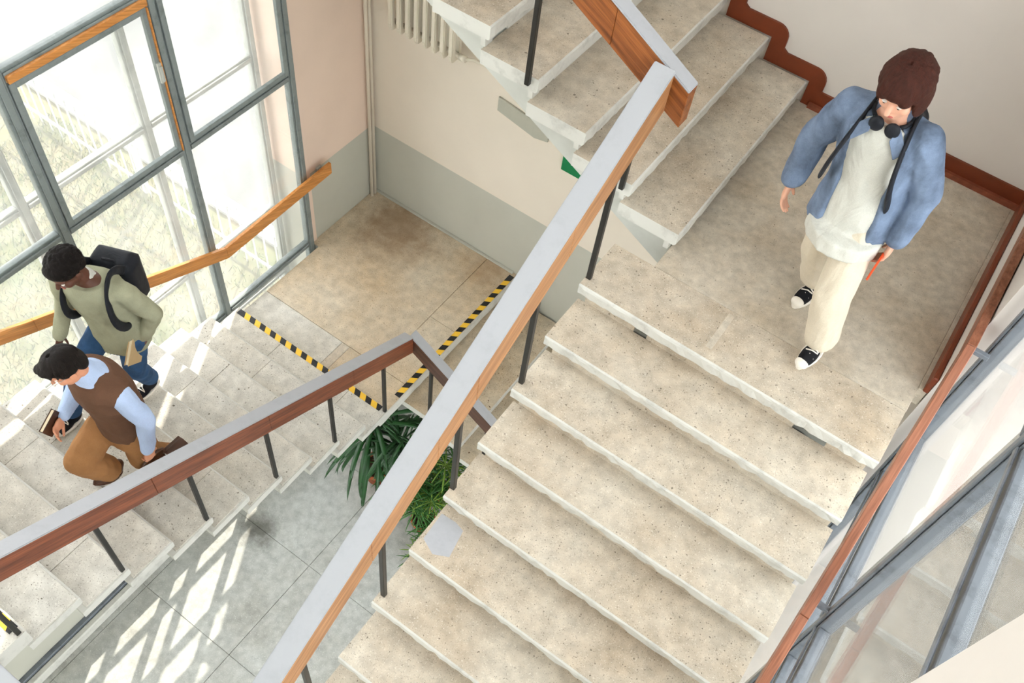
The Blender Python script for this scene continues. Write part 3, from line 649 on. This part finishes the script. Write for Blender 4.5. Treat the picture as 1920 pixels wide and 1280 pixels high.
def shoe(par, toe, heel, kind, upv=(0, 0, 1)):
    toe, heel = V(toe), V(heel); d = (toe-heel); L = d.length; d.normalize(); U = V(upv); U = (U-d*U.dot(d)).normalized(); a = d.cross(U)
    sole = MB(); n = 18; out = []
    for i in range(n):
        th = 2*math.pi*i/n; y = math.cos(th)*.5+.5; wdt = .034+.014*math.sin(math.pi*min(1, y*.95)); out.append((y*L, math.sin(th)*wdt))
    for z in (0, .024): sole.v += [tuple(heel+d*y+a*x+U*z) for y, x in out]
    sole.f = [tuple(range(n))[::-1], tuple(range(n, 2*n))]+[(i, (i+1) % n, n+(i+1) % n, n+i) for i in range(n)]; sole.mi = [0]*len(sole.f)
    B = Matrix((a, d, U)).transposed()
    up_ = MB().ell(heel+d*L*.62+U*.034, .042, L*.36, .034, B).ell(heel+d*L*.28+U*.05, .036, L*.25, .05, B).cap(heel+d*L*.24+U*.05, heel+d*L*.22+U*.10, .037, .036)
    dark = kind == 'canvas'
    u = put('shoe', blend(up_, M['canvas'] if dark else M['leather'], 'shoe_upper', .006, 2), None, par)
    put('sole', sole.mesh('sole', [M['rubber'] if dark else M['leather']], False, .004), None, u)
    if dark:
        put('toe_cap', blend(MB().ell(heel+d*L*.88+U*.034, .036, L*.125, .028, B), M['rubber'], 'toe_cap', .004, 1), None, u)
        lc = MB()
        for i in range(4):
            c0 = heel+d*L*(.50+.075*i)+U*(.083-.009*i); sgn = (-1)**i
            lc.tube([c0-a*.030-U*.012+d*.008*sgn, c0, c0+a*.030-U*.012-d*.008*sgn], .0035, 6)
        put('laces', lc, M['rubber'], u, True)
def eyes(par, L, H, k=1.0, lid=1.0):
    for s in (-1, 1):
        e = put('eye', MB().ell(L(s*.031, .082, .004), .012*k, .009*k, .0065*k*lid, H, 10, 6), M['eye'], par, True)
        put('iris', MB().ell(L(s*.031, .0895, .001), .0055*k, .003*k, .005*k*lid, H, 8, 6), M['iris'], e, True)
    put('mouth', MB().ell(L(0, .0975, -.058), .021*k, .006*k, .0055*k, H, 10, 6), M['lip'], par, True)
def locks(mb, L, k, c, r, n, pmax, rad, p0=8, curl=0):
    """tapered locks that follow the skull from the crown; pmax(azimuth) is how far down each lock reaches, in degrees"""
    for i in range(n):
        az = 2*math.pi*i/n+random.uniform(-.06, .06); pe = pmax(az)*random.uniform(.88, 1.06); pts = []
        for q in range(7):
            ph = math.radians(p0+(pe-p0)*q/6); a2 = az+curl*q/6; e = 1+.02*math.sin(q*1.3+i)
            pts.append(L(c[0]+r[0]*math.sin(ph)*math.sin(a2)*e, c[1]+r[1]*math.sin(ph)*math.cos(a2)*e, c[2]+r[2]*math.cos(ph)*e))
        mb.chain(pts, [rad*k*z for z in (.7, 1, 1.1, 1.1, 1, .8, .45)], 6)
def person(label, skin, hairm, hair, hc, H, neck, spine, Rv, Fv, arms, legs, k=1.0, style=None):
    """one continuous body; arms: (shoulder, elbow, wrist, finger dir, palm normal, curl, thumb side); legs: (hip, knee, ankle)"""
    mb = MB(); L = head(mb, hc, H, k)
    mb.cap(L(0, -.025, -.06), neck, .050, .056); mb.loft(torso([(p, a*.86, b*.82) for p, a, b in spine], Rv, Fv))
    for sh, el, wr, fd, pn, cu, th in arms:
        mb.chain([V(neck)*.55+V(sh)*.45-V((0, 0, .055)), V(sh)-V((0, 0, .012)), el, wr], [.036, .044, .036, .025]); hand(mb, wr, fd, pn, cu, th)
    for hp, kn, an in legs: mb.chain([hp, kn, an], [.078, .052, .036]); 
    o = tag(put('person', blend(mb, M[skin], 'body', .0055, 3), None), label, 'person')
    eyes(o, L, H, k, .6)
    hb = MB()
    for p, a, b, d in hair: hb.ell(L(*p), a*k, b*k, d*k, H)
    if style == 'bob': locks(hb, L, k, (0, -.015, .045), (.096, .114, .096), 44, lambda a: 74+52*min(1, max(0, (abs((a+math.pi) % (2*math.pi)-math.pi)-.55)*2.2)), .0105)
    if style == 'curls':
        for i in range(260):
            zz = random.uniform(-.15, 1); th = random.uniform(0, 6.283); rr = math.sqrt(1-zz*zz)
            y = math.cos(th)*rr
            if zz < .42 and y > .35: continue
            hb.ell(L(.094*rr*math.sin(th), -.022+.108*y, .062+.088*zz), .013*k, .013*k, .013*k, None, 6, 4)
    if style == 'swept': locks(hb, L, k, (0, -.008, .05), (.088, .112, .088), 34, lambda a: 66+30*min(1, max(0, (abs((a+math.pi) % (2*math.pi)-math.pi)-.6)*2)), .0105, 10, .7)
    put('hair', blend(hb, M[hairm], 'hair', .0045, 1), None, o)
    return o, L
def cloth(par, name, mat, mb, vox=.009, it=4):
    me = blend(mb, M[mat], name, vox, it); nr = [v.normal.copy() for v in me.vertices]
    for v, n_ in zip(me.vertices, nr):                                # soft drape folds
        c = v.co; f1 = noise.noise(V((c.x*9+c.z*5, c.y*9-c.z*3, c.z*4))); f2 = noise.noise(V((c.x*22, c.y*22, c.z*12+c.x*8)))
        v.co = c+n_*(.013*(.35-abs(f1))+.004*f2)
    me.update(); return put(name, me, None, par)
def smooth_path(p, it=2):
    for _ in range(it):
        q = [p[0]]
        for a, b in zip(p, p[1:]): q += [a*.75+b*.25, a*.25+b*.75]
        p = q+[p[-1]]
    return p
def pack(label, c, B, w, d, hh, straps):
    """rounded rucksack body, pocket, grip and shoulder straps; B columns: right, forward, up"""
    P = lambda x, y, z: V(c)+B @ V((x, y, z)); t = MB()
    for sx, sy, sz in ((1, .72, .86), (.84, 1, .86), (.84, .72, 1.06)): t.hexa([P(x*w*sx, y*d*sy, z*hh*sz) for z in (-1, 1) for x, y in ((-1, -1), (1, -1), (1, 1), (-1, 1))])
    o = tag(put('backpack', blend(t, M['dark'], 'pack_body', .012, 22), None), label, 'backpack')
    put('pocket', blend(MB().ell(P(0, -d*.85, -hh*.3), w*.66, d*.35, hh*.42, B), M['dark'], 'pocket', .009, 2), None, o)
    put('grip', MB().tube([P(-.04, d*.5, hh*.85), P(-.035, d*.5, hh*1.08), P(.035, d*.5, hh*1.08), P(.04, d*.5, hh*.85)], .008, 8), M['dark'], o, True)
    for pts in straps: put('strap', MB().tube(smooth_path(pts), .030, 10, flat=.32, upv=B @ V((1, 0, 0))), M['dark'], o, True)
    return o
X_, Y_, Z_ = V((1, 0, 0)), V((0, 1, 0)), V((0, 0, 1))
FWD = V((0, -1, 0))

# --- person in denim on the upper landing
H1 = rotm((-.10, -.88, -.40), (-.05, .30, .95)); c1 = V((1.842, .425, 4.748)); nk1 = V((1.845, .50, 4.585))
sp1 = [(V((1.90, .53, 3.98)), .145, .105), (V((1.895, .53, 4.10)), .15, .11), (V((1.88, .535, 4.22)), .135, .10), (V((1.865, .53, 4.36)), .155, .11), (V((1.85, .52, 4.48)), .165, .10), (V((1.845, .51, 4.56)), .10, .075), (V((1.845, .505, 4.59)), .06, .055)]
aR = (V((1.685, .54, 4.505)), V((1.590, .60, 4.24)), V((1.585, .545, 3.975)), V((.02, -.12, -1)), V((1, 0, 0)), .45, 1)
aL = (V((2.005, .52, 4.515)), V((2.125, .57, 4.24)), V((2.125, .50, 3.985)), V((-.02, -.12, -1)), V((-1, 0, 0)), .9, -1)
lg1 = [(V((1.82, .54, 4.02)), V((1.845, .60, 3.66)), V((1.895, .755, 3.31))), (V((1.97, .52, 4.02)), V((2.02, .34, 3.66)), V((2.085, .37, 3.32)))]
p1, L1 = person('person in open denim jacket and cream trousers looking down while crossing the upper landing', 'skin1', 'hair1',
    [((0, -.018, .05), .092, .110, .085), ((.078, -.012, -.02), .024, .072, .088), ((-.078, -.012, -.02), .024, .072, .088), ((0, -.078, -.03), .082, .046, .092), ((0, .070, .062), .070, .040, .034), ((.045, .07, .045), .03, .034, .034), ((-.045, .07, .045), .03, .034, .034)],
    c1, H1, nk1, sp1, X_, Y_, [aR, aL], lg1, 1.0, 'bob')
t = MB().loft(torso([(V((1.912, .495, 3.885)), .180, .172), (V((1.908, .50, 3.96)), .178, .168)]+[(p, a+.014, b+.016) for p, a, b in sp1[:-1]], X_, Y_))
cloth(p1, 'shirt', 'tee', t)
hp_ = empty('headphones', nk1, 'black headphones resting round the neck of the person in denim', 'headphones')
put('band', MB().tube([nk1+V((.082*math.sin(q), .004+.078*math.cos(q), .012-.03*(1-math.cos(q))*.5)) for q in [math.radians(z) for z in range(-140, 141, 20)]], .009, 8), M['dark'], hp_, True)
for s_ in (-1, 1):
    q = math.radians(150*s_); cc = nk1+V((.078*math.sin(q)*.9, .004+.086*math.cos(q)-.014, -.022)); put('ear_cup', blend(MB().ell(cc, .032, .018, .036), M['dark'], 'ear_cup', .004, 1), None, hp_)
t = MB(); rings = []
for p, a, b in [(V((1.90, .535, 3.93)), .195, .155), (V((1.895, .535, 4.10)), .182, .140), (V((1.88, .54, 4.25)), .172, .132), (V((1.865, .535, 4.38)), .182, .136), (V((1.85, .525, 4.49)), .182, .126), (V((1.847, .515, 4.565)), .115, .092)]:
    rings.append((p, a, b))
n = 22; st = 0
for p, a, b in rings:
    for q in range(n):
        th = math.radians(-90+38+(360-76)*q/(n-1)); t.v.append(tuple(p+X_*a*math.cos(th)+Y_*b*math.sin(th)))
    for q in reversed(range(n)):
        th = math.radians(-90+38+(360-76)*q/(n-1)); t.v.append(tuple(p+X_*(a-.028)*math.cos(th)+Y_*(b-.028)*math.sin(th)))
m2 = 2*n
for i in range(len(rings)-1):
    for q in range(m2): t.f.append((i*m2+q, i*m2+(q+1) % m2, (i+1)*m2+(q+1) % m2, (i+1)*m2+q)); t.mi.append(0)
for base in (0, (len(rings)-1)*m2):
    for q in range(n-1): t.f.append((base+q, base+q+1, base+m2-2-q, base+m2-1-q)); t.mi.append(0)
for A in (aR, aL): t.chain([A[0]+(V((1.845, .53, 4.565))-A[0])*.62, A[0], A[1], A[2]+(A[1]-A[2])*.14], [.058, .078, .070, .056])
cloth(p1, 'denim_jacket', 'denim', t, .0085, 3)
t = MB().loft(torso([(V((1.90, .53, 3.90)), .150, .12), (V((1.90, .53, 4.10)), .152, .115)], X_, Y_))
for hp, kn, an in lg1: t.chain([hp+V((0, 0, -.01)), kn, an+(kn-an)*.12], [.088, .088, .084])
cloth(p1, 'trousers', 'chino', t)
for A in (aR, aL):
    w0 = A[2]+(A[1]-A[2])*.13; cloth(p1, 'cuff', 'denim', MB().cap(w0, w0+(A[1]-A[2])*.10, .050, .056), .006, 1)
for s_ in (-1, 1):
    put('lapel', MB().hexa([V((1.845+s_*x, y, z)) for dz in (0, .010) for x, y, z in ((.055, .440-dz, 4.575+dz), (.125, .415-dz, 4.505), (.095, .392-dz, 4.46), (.045, .400-dz, 4.53))]), M['denim'], p1, bev=.003)
shoe(p1, (1.875, .575, zR+.003), (1.915, .815, zR+.003), 'canvas'); shoe(p1, (2.06, .205, zR+.030), (2.10, .430, zR+.085), 'canvas', (0, -.15, 1))
Bk = rotm((0, -1, .05), (-.1, 0, 1))
pack('black rucksack on the back of the person in denim', (1.86, .775, 4.27), Bk, .125, .075, .17,
     [[V((1.76, .70, 4.42)), V((1.755, .60, 4.555)), V((1.757, .50, 4.585)), V((1.735, .385, 4.47)), V((1.715, .375, 4.33)), V((1.70, .46, 4.18))], [V((1.94, .70, 4.42)), V((1.945, .59, 4.56)), V((1.94, .49, 4.585)), V((1.965, .385, 4.47)), V((1.99, .375, 4.33)), V((2.02, .45, 4.18))]])
ph = V((2.112, .440, 3.872)); tag(put('phone', MB().box(ph.x-.006, ph.x+.004, ph.y-.035, ph.y+.035, ph.z-.075, ph.z+.06), M['orange'], None, bev=.003), 'bright orange phone held by the person in denim', 'phone')

# --- person in sage jumper climbing the window flight
F2 = V((.38, -.92, 0)).normalized(); R2 = F2.cross(Z_)
H2 = rotm((.10, -.90, -.42), (0, .38, .92)); c2 = V((-1.745, -1.345, 2.515)); nk2 = V((-1.745, -1.275, 2.385))
sp2 = [(V((-1.75, -1.19, 1.72)), .165, .125), (V((-1.75, -1.19, 1.86)), .165, .125), (V((-1.75, -1.20, 2.00)), .165, .125), (V((-1.75, -1.22, 2.15)), .185, .135), (V((-1.748, -1.24, 2.28)), .195, .12), (V((-1.746, -1.26, 2.36)), .12, .085), (V((-1.745, -1.27, 2.39)), .065, .06)]
a2L = (V((-1.565, -1.165, 2.27)), V((-1.50, -1.06, 2.0)), V((-1.585, -1.13, 1.74)), V((-.1, -.12, -1)), -R2*-1, .8, -1)
a2R = (V((-1.93, -1.32, 2.27)), V((-2.00, -1.33, 2.0)), V((-1.97, -1.48, 1.78)), V((0, -.4, -1)), R2*-1, .5, 1)
lg2 = [(V((-1.85, -1.22, 1.74)), V((-1.84, -1.50, 1.46)), V((-1.82, -1.62, 1.10))), (V((-1.66, -1.17, 1.74)), V((-1.70, -1.22, 1.36)), V((-1.80, -1.09, .985)))]
lg2[0] = (lg2[0][0], V((-1.84, -1.52, 1.56)), V((-1.82, -1.70, 1.245)))
p2, L2_ = person('person in sage green jumper and jeans climbing beside the tall window', 'skin2', 'hair2',
    [((0, -.020, .066), .096, .108, .088), ((0, -.065, .025), .088, .062, .08), ((0, .05, .095), .07, .045, .04)], c2, H2, nk2, sp2, R2, F2, [a2L, a2R], lg2, 1.04, 'curls')
t = MB().loft(torso([(V((-1.75, -1.185, 1.64)), .188, .148)]+[(p, a+.016, b+.018) for p, a, b in sp2[:-1]], R2, F2))
for A in (a2L, a2R): t.chain([nk2*.5+A[0]*.5+V((0, 0, -.05)), A[0], A[1], A[2]+(A[1]-A[2])*.08], [.07, .074, .062, .046])
cloth(p2, 'jumper', 'sage', t)
cloth(p2, 'collar', 'tee', MB().cap(nk2+V((0, .012, -.03)), nk2+V((0, .008, -.008)), .070, .064), .007, 2)
t = MB().loft(torso([(V((-1.75, -1.19, 1.60)), .155, .12), (V((-1.75, -1.19, 1.80)), .165, .125)], R2, F2))
for hp, kn, an in lg2: t.chain([hp+V((0, 0, -.01)), kn, an+(kn-an)*.1], [.098, .076, .062])
cloth(p2, 'jeans', 'jeans', t)
shoe(p2, (-1.835, -1.265, 5*h+.004), (-1.79, -1.035, 5*h+.075), 'canvas', (0, -.3, 1)); shoe(p2, (-1.82, -1.875, 7*h+.004), (-1.82, -1.625, 7*h+.004), 'canvas')
B2 = rotm(F2, Z_)
bc = V((-1.75, -1.21, 2.08))-F2*.215
off = lambda s, f, z: V((-1.75, -1.22, z))+R2*s+F2*f
pack('bulky black rucksack worn over the sage green jumper', bc, B2, .150, .095, .20,
     [[off(s*.115, -.15, 2.26), off(s*.12, -.06, 2.375), off(s*.125, .03, 2.385), off(s*.15, .135, 2.26), off(s*.165, .15, 2.08), off(s*.175, .05, 1.93), off(s*.13, -.12, 1.92)] for s in (-1, 1)])
bk = MB(); Bb = rotm((.25, -.65, -.72), (.2, -.5, .8)); bcn = V((-1.60, -1.20, 1.70))
bo = empty('book', bcn, 'tan notebook held by the person in the sage jumper', 'book')
def obox(c, B, a, b, d):
    return MB().hexa([V(c)+B @ V((x*a, y*b, z*d)) for z in (-1, 1) for x, y in ((-1, -1), (1, -1), (1, 1), (-1, 1))])
put('pages', obox(bcn, Bb, .010, .118, .082), M['paper'], bo, bev=.002)
for s in (-1, 1): put('cover', obox(bcn+Bb @ V((s*.0125, 0, 0)), Bb, .002, .123, .087), M['cover'], bo, bev=.001)

# --- person in brown knitted vest climbing beside the handrail
F3 = V((-.08, -1, 0)).normalized(); R3 = F3.cross(Z_)
H3 = rotm((-.25, -.86, -.42), (.02, .36, .93)); c3 = V((-1.20, -1.80, 2.53)); nk3 = V((-1.19, -1.72, 2.40))
sp3 = [(V((-1.17, -1.66, 1.80)), .150, .115), (V((-1.17, -1.655, 1.92)), .152, .115), (V((-1.175, -1.66, 2.04)), .150, .115), (V((-1.18, -1.675, 2.17)), .172, .125), (V((-1.185, -1.69, 2.29)), .178, .112), (V((-1.188, -1.705, 2.37)), .11, .08), (V((-1.19, -1.715, 2.405)), .062, .058)]
a3L = (V((-1.015, -1.68, 2.28)), V((-.940, -1.63, 2.00)), V((-.93, -1.70, 1.725)), V((-.02, .02, -1)), V((-1, 0, 0)), .95, -1)
a3R = (V((-1.355, -1.70, 2.28)), V((-1.43, -1.70, 2.02)), V((-1.36, -1.90, 1.95)), V((.35, -.9, -.1)), V((1, 0, 0)), .7, 1)
lg3 = [(V((-1.255, -1.68, 1.80)), V((-1.24, -1.97, 1.66)), V((-1.23, -1.85, 1.36))), (V((-1.085, -1.65, 1.80)), V((-1.10, -1.66, 1.42)), V((-1.14, -1.47, 1.10)))]
p3, L3 = person('person in brown knitted vest over pale blue shirt climbing beside the red brown handrail', 'skin3', 'hair3',
    [((0, -.016, .054), .086, .106, .078), ((0, -.075, .0), .078, .045, .075), ((0, .065, .092), .062, .048, .030), ((.03, .095, .09), .035, .03, .02), ((.07, -.015, .03), .02, .06, .04), ((-.07, -.015, .03), .02, .06, .04)], c3, H3, nk3, sp3, R3, F3, [a3L, a3R], lg3, 1.0, 'swept')
t = MB().loft(torso([(p, a+.014, b+.016) for p, a, b in sp3]+[(sp3[-1][0]+V((0, -.01, .02)), .07, .066)], R3, F3))
for A in (a3L, a3R): t.chain([nk3*.5+A[0]*.5+V((0, 0, -.035)), A[0], A[1], A[2]+(A[1]-A[2])*.10], [.076, .072, .060, .044])
t.cap(nk3+V((0, 0, -.02)), nk3+V((-.004, -.014, .028)), .076, .070)
cloth(p3, 'shirt', 'shirt', t)
t = MB().loft(torso([(V((-1.17, -1.655, 1.76)), .172, .14)]+[(p, a+(.026 if i < 4 else .028), b+.032) for i, (p, a, b) in enumerate(sp3[:-1])], R3, F3))
for A in (a3L, a3R): t.chain([nk3*.66+A[0]*.34+V((0, .0, -.045)), nk3*.42+A[0]*.58+V((0, .0, -.03)), nk3*.16+A[0]*.84+V((0, .0, -.012))], [.090, .092, .088])
cloth(p3, 'vest', 'vest', t)
t = MB().loft(torso([(V((-1.17, -1.66, 1.64)), .150, .125), (V((-1.17, -1.66, 1.84)), .158, .122)], R3, F3))
for hp, kn, an in lg3: t.chain([hp+V((0, 0, -.01)), kn, an+(kn-an)*.08], [.108, .098, .086])
cloth(p3, 'trousers', 'tan', t)
shoe(p3, (-1.15, -1.60, 6*h+.004), (-1.13, -1.38, 6*h+.075), 'leather', (0, -.3, 1)); shoe(p3, (-1.24, -1.985, 1.335), (-1.225, -1.79, 1.235), 'leather', (0, .3, 1))
gl = MB()
for s in (-1, 1): gl.tube([L3(s*.032+.022*math.cos(q*math.pi/5), .105, .002+.016*math.sin(q*math.pi/5)) for q in range(11)], .0016, 6)
gl.tube([L3(-.011, .106, .004), L3(.011, .106, .004)], .0016, 6)
for s in (-1, 1): gl.tube([L3(s*.054, .104, .006), L3(s*.082, .0, .008)], .0016, 6)
put('glasses', gl, M['wire'], p3, True)
b3 = empty('book', (-1.37, -1.98, 1.97), 'small cream paged book under the arm of the person in the vest', 'book'); Bq = rotm((.25, -.9, -.3), (0, -.2, 1)); q3 = V((-1.37, -1.965, 1.965))
put('pages', obox(q3, Bq, .010, .07, .05), M['paper'], b3, bev=.002)
for s in (-1, 1): put('cover', obox(q3+Bq @ V((s*.0125, 0, 0)), Bq, .002, .074, .054), M['leather'], b3, bev=.001)
bg_ = empty('briefcase', (-.95, -1.62, 1.29), 'dark brown leather bag carried by the person in the vest', 'bag')
bb = MB()
for q in range(3): bb.box(-.995+.031*q, -.967+.031*q, -1.79, -1.45, 1.29, 1.515+.008*(q == 1))
put('case', blend(bb.box(-.99, -.91, -1.785, -1.455, 1.295, 1.50), M['leather'], 'case', .006, 3), None, bg_)
put('handle', MB().tube([(-.95, -1.77, 1.51), (-.95, -1.76, 1.60), (-.95, -1.72, 1.625), (-.95, -1.64, 1.625), (-.95, -1.60, 1.60), (-.95, -1.59, 1.51)], .009, 8), M['leather'], bg_, True)
for q in (-1.76, -1.60): put('ring', MB().tube([(-.95+.014*math.cos(z*.785), q, 1.522+.014*math.sin(z*.785)) for z in range(9)], .003, 6), M['wire'], bg_, True)
